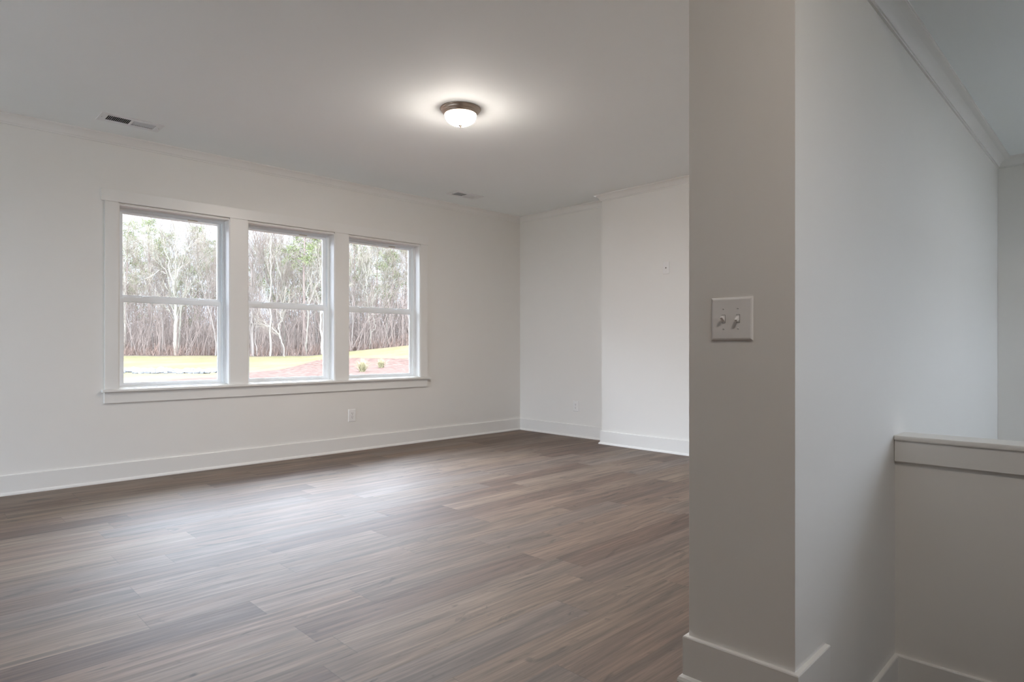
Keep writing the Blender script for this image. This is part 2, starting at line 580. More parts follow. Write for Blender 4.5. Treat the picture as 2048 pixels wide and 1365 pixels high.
BASE = [(0, 0), (0.028, 0), (0.0275, 0.008), (0.024, 0.016), (0.018, 0.021), (0.0145, 0.0225), (0.0145, 0.142), (0.0125, 0.1455), (0, 0.1465)]
def baseboard(name, pth, label, rz=0.0, z=0.0, prof=BASE):
    b_ = bmesh.new()
    extrude_path(b_, list(reversed(pth)), prof, z)
    struct(obj(name, b_, M['trim'], rotz=rz), label, 'baseboard')
baseboard('baseboard_north', [(XL, YR), (XL, YW), (XF, YW), (XF, YB), (XB, YB), spbx], 'white baseboard and shoe around the window wall and far wall')
baseboard('baseboard_south', [(XB - 0.03, YP1), (XP, YP1), (XP, YP0), (XN, YP0)], 'white baseboard wrapping the end of the wall with the light switch', HALL, 0.0)
baseboard('baseboard_landing', [(2.37, YP0), (XH0, YP0), (XH0, YR + .2)], 'white baseboard on the lower landing and half wall, bottom right', HALL, ZL)

# half wall cap: rounded board over an apron
capr = empty('trim_3', hall(XH0, YP0, 0.70), HALL)
struct(capr, 'white painted cap and apron along the top of the half wall', 'cap rail')
ly = YR + 0.16 - YP0
bm = boxes((-0.026, 0.126, ly, -0.002, 0.0, 0.019), bev=0.006)
obj('cap_board', bm, M['trim'], capr)
bm = boxes((-0.017, -0.0005, ly, -0.002, -0.085, -0.0005), bev=0.0015)
obj('apron_board', bm, M['trim'], capr)
bm = boxes((0.1005, 0.117, ly, -0.002, -0.085, -0.0005), bev=0.0015)
obj('apron_board', bm, M['trim'], capr)

# ------------------------------------------------------------------ windows
cas = empty('trim_4', (2.75, YW, 0.73))
struct(cas, 'white flat window casing with stool and apron around the three windows', 'window trim')
def cpart(name, bx, bev=0.002):
    b_ = boxes(tuple(bx), bev=bev)
    bmesh.ops.translate(b_, verts=b_.verts, vec=(-2.75, -YW, -0.73))
    return obj(name, b_, M['trim'], cas)
cpart('head_casing', (1.160, 4.337, YW - 0.023, YW, 2.228, 2.322))
cpart('side_casing', (1.185, WIN[0][0] + 0.004, YW - 0.019, YW, 0.737, 2.2275))
cpart('side_casing', (WIN[2][1] - 0.004, 4.323, YW - 0.019, YW, 0.737, 2.2275))
for a, b in ((WIN[0][1], WIN[1][0]), (WIN[1][1], WIN[2][0])):
    cpart('mullion_casing', (a - 0.004, b + 0.004, YW - 0.019, YW, 0.737, 2.2275))
cpart('stool', (1.162, 4.358, YW - 0.048, YW, 0.715, 0.7365), 0.005)
cpart('apron', (1.180, 4.322, YW - 0.019, YW, 0.626, 0.7145))

def make_window(idx, x0, x1, label):
    cx = (x0 + x1) / 2
    root = empty('window_%d' % idx, (cx, YW, WZ0))
    struct(root, label, 'window')
    hw = (x1 - x0) / 2
    H_ = WZ1 - WZ0
    def P(name, bl, m, par=root, bev=0.0015):
        return obj(name, boxes(*bl, bev=bev), m, par)
    # painted jamb liner
    j0, j1 = -0.012, 0.10
    P('jamb_liner', [(-hw - .002, -hw + .012, j0, j1, 0.0, H_ + .002), (hw - .012, hw + .002, j0, j1, 0.0, H_ + .002),
                     (-hw + .012, hw - .012, j0, j1, H_ - .012, H_ + .002), (-hw + .012, hw - .012, 0.002, j1, -.0, .010)], M['trim'])
    # vinyl master frame with stepped tracks
    a = hw - .012
    fr = []
    for (d0, d1, t) in ((0.088, 0.100, .020), (0.100, 0.112, .012), (0.112, 0.124, .020), (0.124, 0.136, .012), (0.136, 0.156, .022)):
        fr += [(-a, -a + t, d0, d1, .0242, H_ - .012), (a - t, a, d0, d1, .0242, H_ - .012), (-a + t, a - t, d0, d1, H_ - .012 - t, H_ - .012)]
    fr += [(-a, a, 0.088, 0.156, .010, .024)]
    P('window_frame', fr, M['vinyl'], bev=0.001)
    si = a - .0125
    gb, gt = 0.042, 0.711            # lower glass
    ub, ut = 0.769, 1.434            # upper glass
    gw = hw - 0.063
    # lower sash
    y0, y1 = 0.0995, 0.1225
    ls = P('lower_sash', [(-si, -gw, y0, y1, .0245, 0.748), (gw, si, y0, y1, .0245, 0.748), (-gw, gw, y0, y1, .0245, gb), (-gw, gw, y0, y1, gt, 0.748)], M['vinyl'])
    P('glazing_bead', [(-gw, -gw + .004, y0 + .006, y1 - .004, gb, gt), (gw - .004, gw, y0 + .006, y1 - .004, gb, gt),
                       (-gw + .004, gw - .004, y0 + .006, y1 - .004, gb, gb + .004), (-gw + .004, gw - .004, y0 + .006, y1 - .004, gt - .004, gt)], M['vinyl'], ls, 0)
    P('pane', [(-gw, gw, y0 + .010, y0 + .013, gb, gt)], M['glass'], ls, 0)
    for s in (-1, 1):
        bm = boxes((s * hw * .5 - .027, s * hw * .5 + .027, y0 + .002, y0 + .020, .748, .754), bev=.002)
        b3 = boxes((s * hw * .5 - .012, s * hw * .5 + .034, y0 - .003, y0 + .012, .754, .761), bev=.003)
        me = bpy.data.meshes.new('tmp'); b3.to_mesh(me); b3.free(); bm.from_mesh(me); bpy.data.meshes.remove(me)
        obj('sash_lock', bm, M['vinyl'], ls)
    # upper sash
    y0, y1 = 0.1245, 0.1475
    us = P('upper_sash', [(-si, -gw, y0, y1, .726, H_ - .0245), (gw, si, y0, y1, .726, H_ - .0245), (-gw, gw, y0, y1, .726, ub), (-gw, gw, y0, y1, ut, H_ - .0245)], M['vinyl'])
    P('pane', [(-gw, gw, y0 + .010, y0 + .013, ub, ut)], M['glass'], us, 0)
    P('latch_tab', [(.125, .205, y0 - .004, y0 + .001, ut + .012, ut + .021)], M['tan'], us, 0.001)
    return root
make_window(1, *WIN[0], 'left window of the row, large pale forked tree beyond it')
make_window(2, *WIN[1], 'middle window of the row, straight trunks beyond it')
make_window(3, *WIN[2], 'right window of the row, two grass clumps beyond it')
# unseen rear windows, first two added for light: plain frames and panes
for k, (a, b, z0, z1) in enumerate(REAR):
    r = empty('window_%d' % (k + 4), ((a + b) / 2, YR - .08, z0))
    struct(r, ['unseen rear window added for light behind the camera, left one', 'unseen rear window added for light behind the camera, right one', 'window above the stairwell in the rear wall'][k], 'window')
    hw, hh = (b - a) / 2, z1 - z0
    obj('window_frame', boxes((-hw, -hw + .05, -.05, .05, 0, hh), (hw - .05, hw, -.05, .05, 0, hh), (-hw + .05, hw - .05, -.05, .05, 0, .05), (-hw + .05, hw - .05, -.05, .05, hh - .05, hh), (-hw + .05, hw - .05, -.03, .03, hh / 2 - .025, hh / 2 + .025)), M['vinyl'], r)
    obj('pane', boxes((-hw + .05, hw - .05, -.004, .004, .05, hh - .05)), M['glass'], r)
for k, (a, b, z0, z1) in enumerate(WEST):
    r = empty('window_%d' % (k + 7), (XL - .08, (a + b) / 2, z0), math.pi / 2)
    struct(r, ['unseen left wall window added for daylight, nearer one', 'unseen left wall window added for daylight, farther one'][k], 'window')
    hw, hh = (b - a) / 2, z1 - z0
    obj('window_frame', boxes((-hw, -hw + .05, -.05, .05, 0, hh), (hw - .05, hw, -.05, .05, 0, hh), (-hw + .05, hw - .05, -.05, .05, 0, .05), (-hw + .05, hw - .05, -.05, .05, hh - .05, hh)), M['vinyl'], r)
    obj('pane', boxes((-hw + .05, hw - .05, -.004, .004, .05, hh - .05)), M['glass'], r)
# light portals in the openings: they only guide the sampling of the sky
def portal(x0, x1, y, z0, z1, ry):
    d = bpy.data.lights.new('sky_portal', 'AREA')
    d.shape = 'RECTANGLE'
    d.size, d.size_y = x1 - x0, z1 - z0
    d.cycles.is_portal = True
    o = bpy.data.objects.new('sky_portal', d)
    COL.objects.link(o)
    o.location = ((x0 + x1) / 2, y, (z0 + z1) / 2)
    o.rotation_euler = (math.pi / 2 * ry, 0, 0)
for a, b, z0, z1 in WEST:
    portal(a, b, 0, z0, z1, 1)
    o = COL.objects[-1]
    o.location = (XL - 0.17, (a + b) / 2, (z0 + z1) / 2)
    o.rotation_euler = (math.pi / 2, 0, -math.pi / 2)
for a, b in WIN:
    portal(a, b, YW + 0.17, WZ0, WZ1, -1)
for a, b, z0, z1 in REAR:
    portal(a, b, YR - 0.17, z0, z1, 1)

# ------------------------------------------------------------------ ceiling lamps
def make_lamp(loc, label, strength, colour=(1.0, 0.88, 0.77, 1)):
    root = empty('ceiling_light', loc)
    tag(root, label, 'ceiling light', 'dome ceiling lights')
    bm = bmesh.new()
    lathe(bm, [(0, -.0005), (.143, -.0005), (.1435, -.004), (.141, -.007), (.136, -.009), (.135, -.013), (.133, -.019), (.127, -.025), (.1225, -.028),
               (.1225, -.031), (.119, -.034), (.1165, -.036), (.1165, -.039), (.112, -.041), (.108, -.037), (0, -.030)])
    obj('metal_pan', bm, M['nickel'], root, True)
    bm = bmesh.new()
    pr = [(.1125, -.0385)]
    for i in range(0, 17):
        t = i / 16 * math.pi / 2
        pr.append((.1125 * math.cos(t) ** 0.92 if i < 16 else 0.0, -.041 - .074 * math.sin(t)))
    lathe(bm, pr)
    obj('glass_dome', bm, dome_mat('frosted_glass_lit', strength, colour), root, True)
    bm = bmesh.new()
    lathe(bm, [(0, -.112), (.0165, -.113), (.0165, -.117), (.012, -.121), (.006, -.126), (.003, -.131), (0, -.133)], 24)
    obj('finial', bm, M['nickel'], root, True)
    return root
make_lamp((2.86, 3.45, ZC), 'lit frosted dome light with brown metal rim on the large room ceiling', LAMP_ROOM, (1.0, 0.91, 0.83, 1))
make_lamp((0.92, -0.20, ZC), 'dome light on the hall ceiling, outside the photograph to the right', LAMP_HALL)
make_lamp(hall(4.0, -0.7, ZH), 'dome light over the stairwell, outside the photograph', LAMP_STAIR)

# ------------------------------------------------------------------ ceiling registers
def make_vent(v, label, tilt, n=13):
    x0, x1, y0, y1 = v
    cx, cyy = (x0 + x1) / 2, (y0 + y1) / 2
    hx, hy = (x1 - x0) / 2, (y1 - y0) / 2
    root = empty('ceiling_vent', (cx, cyy, ZC))
    tag(root, label, 'vent', 'ceiling vents near the window wall')
    ox, oy = hx - .047, hy - .042
    bm = slab((-hx, hx), (-hy, hy), [(-ox, -.008, -oy, oy), (.008, ox, -oy, oy)], -.005, -.0004, lambda a, b, c: (a, b, c))
    obj('vent_frame', bm, M['vent'], root)
    # duct boot above the frame: open-bottomed box
    bm = boxes((-ox - .012, -ox - .010, -oy - .01, oy + .01, .001, .115), (ox + .010, ox + .012, -oy - .01, oy + .01, .001, .115),
               (-ox - .01, ox + .01, -oy - .012, -oy - .01, .001, .115), (-ox - .01, ox + .01, oy + .01, oy + .012, .001, .115), (-ox - .01, ox + .01, -oy - .01, oy + .01, .113, .115))
    obj('duct_boot', bm, M['duct'], root)
    p = (ox - .008) / n
    for side in (-1, 1):
        for i in range(n):
            xc = side * (.008 + p * (i + .5))
            bm = bmesh.new()
            s = -side           # left bank leans away from the camera (gaps show), right bank faces it
            hl, th = p * .54, .0006
            d = Vector((s * math.sin(tilt), 0, math.cos(tilt)))
            nn = Vector((-d.z, 0, d.x))
            c = Vector((xc, 0, .0035))
            q = [c + d * a + nn * b for a, b in ((-hl, -th), (hl, -th), (hl, th), (-hl, th))]
            lo = [bm.verts.new((t.x, -oy - .003, t.z)) for t in q]
            hi = [bm.verts.new((t.x, oy + .003, t.z)) for t in q]
            bm.faces.new(lo); bm.faces.new(list(reversed(hi)))
            for k in range(4):
                bm.faces.new([lo[k], lo[(k + 1) % 4], hi[(k + 1) % 4], hi[k]])
            obj('louvre', bm, M['vent'], root)
    obj('damper_lever', boxes((ox + .012, ox + .016, -.022, .022, -.010, -.003), bev=.001), M['vent'], root)
    for s in (-1, 1):
        bm = bmesh.new()
        lathe(bm, [(0, -.0075), (.003, -.007), (.0042, -.005), (.0042, -.004)], 12)
        obj('screw', bm, M['screw'], root, loc=(s * (hx - .018), 0, 0))
    return root
make_vent(V1, 'white ceiling vent above the left window, dark open louvres', 0.72)
make_vent(V2, 'white ceiling vent above the right window, near the far corner', 1.0)

# ------------------------------------------------------------------ wall plates
def rounded_plate(w_, h_, t, inset=.004):
    """Plate facing -Y: flat back at y=0, bevelled rim, face at y=-t."""
    bm = bmesh.new()
    R = []
    for (dx, yv) in ((0, 0), (0, -t * .35), (inset * .45, -t * .8), (inset, -t)):
        R.append([bm.verts.new((sx * (w_ / 2 - dx), yv, sz * (h_ / 2 - dx))) for sx, sz in ((-1, -1), (1, -1), (1, 1), (-1, 1))])
    for a, b in zip(R[:-1], R[1:]):
        for k in range(4):
            bm.faces.new([a[k], a[(k + 1) % 4], b[(k + 1) % 4], b[k]])
    bm.faces.new(R[-1])
    bm.faces.new(list(reversed(R[0])))
    return bm

def disc(r, y0, y1, seg=16):
    bm = bmesh.new()
    A = [bm.verts.new((r * math.cos(2 * math.pi * k / seg), y0, r * math.sin(2 * math.pi * k / seg))) for k in range(seg)]
    B = [bm.verts.new((r * .8 * math.cos(2 * math.pi * k / seg), y1, r * .8 * math.sin(2 * math.pi * k / seg))) for k in range(seg)]
    for k in range(seg):
        bm.faces.new([A[k], A[(k + 1) % seg], B[(k + 1) % seg], B[k]])
    bm.faces.new(B); bm.faces.new(list(reversed(A)))
    return bm

def screw(parent, x, y, z):
    s = obj('screw', disc(.0034, y + .0004, y - .0012, 14), M['plate'], parent, loc=(x, 0, z))
    sl = obj('slot', boxes((-.0028, .0028, y - .0015, y - .0011, -.0005, .0005)), M['slot'], s)
    return s

def make_outlet(loc, rz, label):
    root = empty('wall_outlet', loc, rz)
    tag(root, label, 'outlet', 'duplex outlets low on the walls')
    obj('wall_plate', rounded_plate(.084, .126, .006), M['plate'], root)
    for s in (-1, 1):
        zc = s * .0195
        bm = bmesh.new()
        pts = []
        for k in range(24):
            t = 2 * math.pi * k / 24
            pts.append((max(-.0172, min(.0172, .0172 * 1.12 * math.cos(t))), max(-.0135, min(.0135, .0172 * math.sin(t)))))
        A = [bm.verts.new((x, -.0058, zc + z)) for x, z in pts]
        B = [bm.verts.new((x * .95, -.0082, zc + z * .95)) for x, z in pts]
        for k in range(24):
            bm.faces.new([A[k], A[(k + 1) % 24], B[(k + 1) % 24], B[k]])
        bm.faces.new(B)
        f = obj('receptacle', bm, M['plate'], root)
        obj('slot', boxes((-.0076, -.0050, -.0086, -.0083, zc - .001, zc + .0085)), M['slot'], f)
        obj('slot', boxes((.0050, .0076, -.0086, -.0083, zc + .0005, zc + .0080)), M['slot'], f)
        obj('slot', disc(.0029, -.0083, -.0086, 12), M['slot'], f, loc=(0, 0, zc - .0075))
    screw(root, 0, -.0060, 0)
    return root
make_outlet((3.374, YW - .0005, .367), 0, 'white duplex outlet under the windows, below the right-hand window trim')
make_outlet((XF - .0005, 4.875, .366), -math.pi / 2, 'white duplex outlet low on the far wall recess')
# cable plate on the projecting wall
root = empty('cable_plate', (XB - .0005, 3.50, 1.876), -math.pi / 2)
tag(root, 'small white cable wall plate with one dark hole, high on the projecting wall', 'wall plate')
obj('wall_plate', rounded_plate(.072, .126, .006), M['plate'], root)
bm = bmesh.new()
t = disc(.010, -.0058, -.0075, 20); me = bpy.data.meshes.new('tmp'); t.to_mesh(me); t.free(); bm.from_mesh(me); bpy.data.meshes.remove(me)
c = obj('bushing', bm, M['plate'], root)
obj('hole', disc(.0068, -.0075, -.0082, 20), M['slot'], c)
screw(root, 0, -.0060, .042)
screw(root, 0, -.0060, -.042)

# double toggle switch on the end face of the near wall
sy_, sz_ = 0.8735, 1.1563
root = empty('light_switch', hall(XP - .0004, sy_, sz_), HALL - math.pi / 2)
tag(root, 'white two-toggle light switch plate on the near wall end', 'light switch')
obj('wall_plate', rounded_plate(.131, .131, .0065, .007), M['plate'], root)
for lx, up in ((-.0245, 1), (.0215, -1)):
    obj('bezel', boxes((lx - .0058, lx + .0058, -.0072, -.0063, -.0125, .0125), bev=.0003), M['slot'], root)
    fr = obj('collar', boxes((lx - .0050, lx + .0050, -.0080, -.0068, -.0115, .0115), bev=.0004), M['plate'], root)
    bm = bmesh.new()
    d = Vector((0, -math.cos(math.radians(30)), up * math.sin(math.radians(30))))
    nn = Vector((0, d.z, -d.y))
    secs = []
    for s, hw, ht in ((-.001, .0046, .0055), (.006, .0042, .0046), (.014, .0038, .0037), (.0165, .0032, .0030)):
        c = Vector((lx, -.0070, -up * .002)) + d * s
        secs.append([bm.verts.new(c + Vector((sx * hw, 0, 0)) + nn * (sn * ht)) for sx, sn in ((-1, -1), (1, -1), (1, 1), (-1, 1))])
    for a, b in zip(secs[:-1], secs[1:]):
        for k in range(4):
            bm.faces.new([a[k], a[(k + 1) % 4], b[(k + 1) % 4], b[k]])
    bm.faces.new(secs[0]); bm.faces.new(list(reversed(secs[-1])))
    obj('toggle', bm, M['plate'], root)
    for sz in (-1, 1):
        screw(root, lx, -.0065, sz * .0305)

# ------------------------------------------------------------------ outdoors
FW = Vector((math.cos(YAW), math.sin(YAW), 0))
RT = Vector((math.sin(YAW), -math.cos(YAW), 0))
def site(Z, s, z=0.0):
    """Plan position from distance ahead Z and offset to the right s (metres)."""
    p = FW * Z + RT * s
    return Vector((p.x, p.y, z))
def interp(x, tab):
    if x <= tab[0][0]: return tab[0][1]
    for (a, b), (c, d) in zip(tab[:-1], tab[1:]):
        if x <= c:
            t = (x - a) / (c - a)
            t = t * t * (3 - 2 * t) * .5 + t * .5
            return b + (d - b) * t
    return tab[-1][1]
PROF = [(8, -.62), (20, -.5), (30, -.47), (42, -.50), (52, -.12), (60, .24), (75, .55), (110, 1.2), (160, 2.0)]
def gz(Z, s):
    z = interp(max(Z, 0), PROF)
    k = min(1, max(0, Z - 22) / 38.0)
    z += .115 * k * k * max(0.0, min(30, s + 19)) * (1 if Z < 100 else 1)
    z += .04 * math.sin(s * .35 + Z * .13) * min(1, Z / 40)
    return z
def clay_edge(s_over_z):
    """Distance (m) to the far edge of the red soil, by bearing."""
    return interp(s_over_z, [(-1.0, 22), (-.616, 27.5), (-.466, 33), (-.416, 38), (-.36, 41.5), (-.335, 46), (-.30, 51), (-.17, 47), (0.2, 42)])
def tree_line(b):
    return 60.0 + 1.5 * math.sin(b * 23) + 1.0 * math.sin(b * 51 + 1)
bm = bmesh.new()
lay_c = bm.verts.layers.float.new('clay')
lay_l = bm.verts.layers.float.new('litter')
Zs = [-140, -60, -20, 0, 7] + [8 + i * .9 for i in range(70)] + [72 + 6 * i for i in range(18)]
Ss = [-200, -130, -90] + [-64 + i * 1.3 for i in range(66)] + [40, 70, 130]
grid = []
for Z in Zs:
    r = []
    for s in Ss:
        v = bm.verts.new(site(Z, s, gz(Z, s) if Z > 7 else -.62))
        b = s / max(Z, 5)
        e = clay_edge(b) if Z > 0 else 0
        v[lay_c] = max(0, min(1, .5 + (e - Z) / 3.0)) if Z > 0 else 0.0
        v[lay_l] = max(0, min(1, .5 + (Z - tree_line(b)) / 2.5))
        r.append(v)
    grid.append(r)
for i in range(len(Zs) - 1):
    for j in range(len(Ss) - 1):
        # keep the yard clear of the house footprint
        c = (grid[i][j].co + grid[i + 1][j + 1].co) / 2
        bm.faces.new([grid[i][j], grid[i][j + 1], grid[i + 1][j + 1], grid[i + 1][j]])
g = obj('ground', bm, M['ground'], smooth=True)
struct(g, 'yellow-green lawn with a red clay bank, sloping up to the woods', 'ground')

# unseen pale slab added beside the house to bounce skylight up to the ceiling
M['concrete'] = mat('bounce_concrete', (0.68, 0.68, 0.67, 1), 0.9, 0.2, noise=0.08, scale=2)
bm = boxes((-16, XL - .16, -12, 8, -.7, -.56), (XL - .16, 9, -16, YR - .17, -.7, -.56))
struct(obj('bounce_slab', bm, M['concrete']), 'unseen pale slab beside the house, added to bounce daylight onto the ceiling', 'bounce_slab')

# row of riprap stones across the lawn
rnd = random.Random(4)
def stone(seed):
    r = random.Random(seed)
    bm = bmesh.new()
    bmesh.ops.create_icosphere(bm, subdivisions=2, radius=1)
    ax = [Vector((r.gauss(0, 1), r.gauss(0, 1), r.gauss(0, 1))).normalized() for _ in range(9)]
    cut = [r.uniform(.62, .9) for _ in ax]
    for v in bm.verts:
        for a, c in zip(ax, cut):
            d = v.co.dot(a)
            if d > c:
                v.co -= a * (d - c)
        v.co *= 1 + r.uniform(-.04, .04)
    return bm
protos = []
for k in range(6):
    o = obj('riprap_stone', stone(k + 10), M['rock'])
    protos.append(o)
spots = []
for i in range(78):
    u = 232 + i * (214 / 77.0) + rnd.uniform(-2, 2)
    b = (u - CX) / FPX
    Z = 39.0 + rnd.choice((-1.4, -.5, .4, 1.2)) + rnd.uniform(-.2, .2) + (u - 240) * .004
    spots.append((Z, b * Z))
used = set()
for i, (Z, s) in enumerate(spots):
    k = i % 6
    o = protos[k] if k not in used else protos[k].copy()
    if k in used:
        COL.objects.link(o)
    used.add(k)
    sc = rnd.uniform(.11, .26)
    o.location = site(Z, s, gz(Z, s) + sc * .35)
    o.scale = (sc * rnd.uniform(1, 1.5), sc * rnd.uniform(.8, 1.2), sc * rnd.uniform(.7, 1.0))
    o.rotation_euler = (0, 0, rnd.uniform(0, 6.28))
    tag(o, 'pale rock in the low row of loose stones across the lawn', 'rock', 'loose stones across the lawn')

# tubes
class Tube:
    def __init__(self):
        self.v, self.f = [], []
    def add(self, pts, radii, n=5):
        base = len(self.v)
        m = len(pts)
        for i in range(m):
            t = (pts[min(i + 1, m - 1)] - pts[max(i - 1, 0)])
            if t.length < 1e-6: t = Vector((0, 0, 1))
            t.normalize()
            a = t.cross(Vector((0.31, .95, .05)))
            if a.length < .01: a = t.cross(Vector((1, 0, 0)))
            a.normalize(); b = t.cross(a)
            for k in range(n):
                an = 2 * math.pi * k / n
                self.v.append(pts[i] + (a * math.cos(an) + b * math.sin(an)) * radii[i])
        for i in range(m - 1):
            for k in range(n):
                k2 = (k + 1) % n
                self.f.append((base + i * n + k, base + i * n + k2, base + (i + 1) * n + k2, base + (i + 1) * n + k))
    def build(self, name, m, parent=None):
        me = bpy.data.meshes.new(name)
        me.from_pydata([tuple(p) for p in self.v], [], self.f)
        me.materials.append(m)
        for p in me.polygons: p.use_smooth = True
        o = bpy.data.objects.new(name, me)
        COL.objects.link(o)
        if parent: o.parent = parent
        return o

def rdir(r, d, ang):
    a = d.orthogonal().normalized()
    a.rotate(Matrix.Rotation(r.uniform(0, 6.283), 3, d))
    return (d * math.cos(ang) + a * math.sin(ang)).normalized()

def limb(T, TW, r, p, d, L, rad, level, maxlev, up=.12, nb=5, spread=.65, rmin=.010):
    """A bending limb with side branches; the finest levels go to the twig mesh."""
    n = 7 if level == 0 else 5 if level == 1 else 4
    pts, rr, q, dd = [p.copy()], [rad], p.copy(), d.copy()
    for i in range(n):
        dd = (dd + Vector((r.gauss(0, .11), r.gauss(0, .11), r.gauss(0, .05) + up * .5))).normalized()
        q = q + dd * (L / n)
        pts.append(q.copy())
        rr.append(max(rmin * .7, rad * (1 - .8 * (i + 1) / n)))
    (T if level < maxlev - 1 else TW).add(pts, rr, 6 if level == 0 else 4 if level == 1 else 3)
    if level < maxlev:
        k = nb if level else nb + 2
        for i in range(k):
            f = r.uniform(.3, 1.0) if level else r.uniform(.42, 1.0)
            x = f * n
            i0 = min(int(x), n - 1)
            pp = pts[i0].lerp(pts[i0 + 1], x - i0)
            base = (pts[i0 + 1] - pts[i0]).normalized()
            nd = rdir(r, base, r.uniform(.3, spread))
            nr = max(rmin, rr[i0] * r.uniform(.45, .65))
            limb(T, TW, r, pp, nd, L * r.uniform(.35, .6), nr, level + 1, maxlev, up, nb, spread, rmin)

def path_tree(name, paths, label, cat='tree', group=None, bark='bark_white', seed=1, twiglev=2, Z=62.0, zrise=1.0, nb=5):
    """A tree with measured main limbs: each path is [(u, v, depth offset)...], base radius, tip radius."""
    r = random.Random(seed)
    b0 = paths[0][0][0]
    base = site(Z, (b0[0] - CX) / FPX * Z, 0)
    base.z = gz(Z, (b0[0] - CX) / FPX * Z) - .15
    root = empty(name, base)
    tag(root, label, cat, group)
    T, TW = Tube(), Tube()
    for pth, ra, rb in paths:
        pts = []
        for (u, v, dz) in pth:
            zz = Z + dz
            P_ = site(zz, (u - CX) / FPX * zz, HC + (V0 - v) / FPX * zz)
            pts.append(P_ - base)
        if pth is paths[0][0]:
            pts[0].z = 0
        # refine with slight wobble
        fine = []
        for a, b in zip(pts[:-1], pts[1:]):
            for k in range(4):
                q = a.lerp(b, k / 4)
                if k: q += Vector((r.gauss(0, .05), r.gauss(0, .05), 0))
                fine.append(q)
        fine.append(pts[-1])
        m = len(fine)
        rad = [ra + (rb - ra) * i / (m - 1) for i in range(m)]
        T.add(fine, rad, 7)
        for k in range(nb + m // 2):
            i0 = r.randint(m // 3, m - 2)
            dd = (fine[i0 + 1] - fine[i0]).normalized()
            limb(T, TW, r, fine[i0], rdir(r, dd, r.uniform(.35, .8)), r.uniform(1.2, 3.4), max(.014, rad[i0] * .4), 1, 1 + twiglev, .1, 4, .75, .011)
        limb(T, TW, r, fine[-1], (fine[-1] - fine[-2]).normalized(), r.uniform(1.5, 3.0), rb, 1, 1 + twiglev, .1, 5, .7, .011)
    t = T.build('trunk', M[bark], root)
    c = TW.build('twigs', M['twig'] if bark != 'bark_white' else M['twig_pale'], root)
    return root

# measured foreground trees at the edge of the woods (pixel skeletons placed at their real distance)
path_tree('bare_tree', [
    ([(351, 714, 0), (351, 650, 0), (350, 605, 0), (350, 581, 0)], .17, .13),
    ([(350, 590, 0), (343, 555, .6), (333, 510, 1.2), (327, 480, 1.6), (318, 450, 2)], .10, .025),
    ([(350, 585, 0), (352, 548, -.6), (353, 505, -1.0), (350, 470, -1.2), (349, 440, -1.3)], .09, .02),
    ([(352, 560, -.3), (360, 538, .8), (369, 515, 1.4), (386, 480, 2.2), (400, 455, 2.6)], .07, .02),
    ([(347, 605, 0), (340, 575, -1.2), (333, 545, -2.0), (320, 522, -2.6), (308, 505, -3)], .06, .02),
    ([(333, 548, -1.9), (318, 541, -2.3), (303, 552, -3.0)], .035, .015),
    ([(349, 640, 0), (340, 625, -.8), (327, 610, -1.2)], .04, .015),
], 'tall white-barked bare tree forking wide, seen through the left window', bark='bark_white', seed=3, Z=62)
path_tree('bare_tree', [
    ([(356, 712, 0), (359, 660, 0), (364, 610, 0), (372, 570, 0), (380, 548, 0), (400, 522, 0), (412, 510, 0), (430, 490, 0)], .11, .02),
    ([(364, 612, 0), (374, 590, .6), (388, 560, 1), (405, 535, 1.4), (432, 512, 2)], .08, .02),
    ([(384, 598, 0), (398, 580, 0), (415, 567, -.5), (430, 560, -1)], .035, .015),
], 'leaning bare tree with bowed limbs just right of the white forked tree', bark='bark_white', seed=8, Z=64, nb=4)
path_tree('bare_tree', [
    ([(251, 713, 0), (250, 640, 0), (250, 575, 0), (246, 535, 0), (256, 515, .5), (270, 505, 1)], .14, .03),
    ([(246, 545, 0), (240, 510, -.8), (244, 470, -1.2), (256, 450, -1.6)], .07, .02),
    ([(246, 535, 0), (252, 512, .8), (243, 492, 1.5)], .04, .02),
], 'crooked bare tree against the left edge of the left window', bark='bark_white', seed=12, Z=66, nb=3)
path_tree('bare_tree', [
    ([(540, 713, 0), (540.5, 650, 0), (541, 590, 0), (541.5, 540, 0), (541, 500, 0), (542, 465, 0)], .085, .02),
], 'slim straight white tree in the left half of the middle window', bark='bark_white', seed=20, Z=60, nb=3, twiglev=1)
path_tree('bare_tree', [
    ([(570, 690, 0), (568, 650, 0), (569, 612, 0), (567, 570, 0)], .17, .10),
    ([(567, 575, 0), (559, 545, .6), (553, 520, 1), (545, 500, 1.4), (538, 488, 1.6)], .09, .025),
    ([(567, 572, 0), (569, 545, -.8), (566, 528, -1), (560, 515, -1.4), (556, 505, -1.6)], .07, .02),
    ([(568, 565, 0), (573, 535, .8), (577, 515, 1), (592, 500, 1.5), (602, 495, 2)], .06, .02),
], 'stout grey-white tree forking high in the centre of the middle window', bark='bark_white', seed=23, Z=70)
path_tree('bare_tree', [
    ([(569, 708, 0), (566, 690, 0), (558, 670, 0), (550, 662, 0), (540, 654, 0), (528, 650, .4)], .05, .018),
    ([(560, 678, 0), (558, 650, 0), (564, 640, 0), (560, 628, 0), (564, 612, 0)], .045, .02),
], 'thin bent sapling curving over beside the slim white tree', bark='bark_white', seed=27, Z=59, nb=1, twiglev=1)
path_tree('bare_tree', [
    ([(612, 707, 0), (614, 670, 0), (617, 630, 0), (616, 600, 0), (613, 585, 0), (622, 560, .5)], .10, .03),
    ([(618, 610, 0), (625, 590, .6), (630, 575, 1), (641, 560, 1.5), (640, 545, 2), (634, 530, 2.4)], .065, .02),
    ([(622, 602, 0), (634, 590, -.8), (643, 580, -1.5)], .03, .014),
], 'yellowish bare tree with zigzag limbs, right of the middle window centre', bark='bark_white', seed=31, Z=63, nb=4)
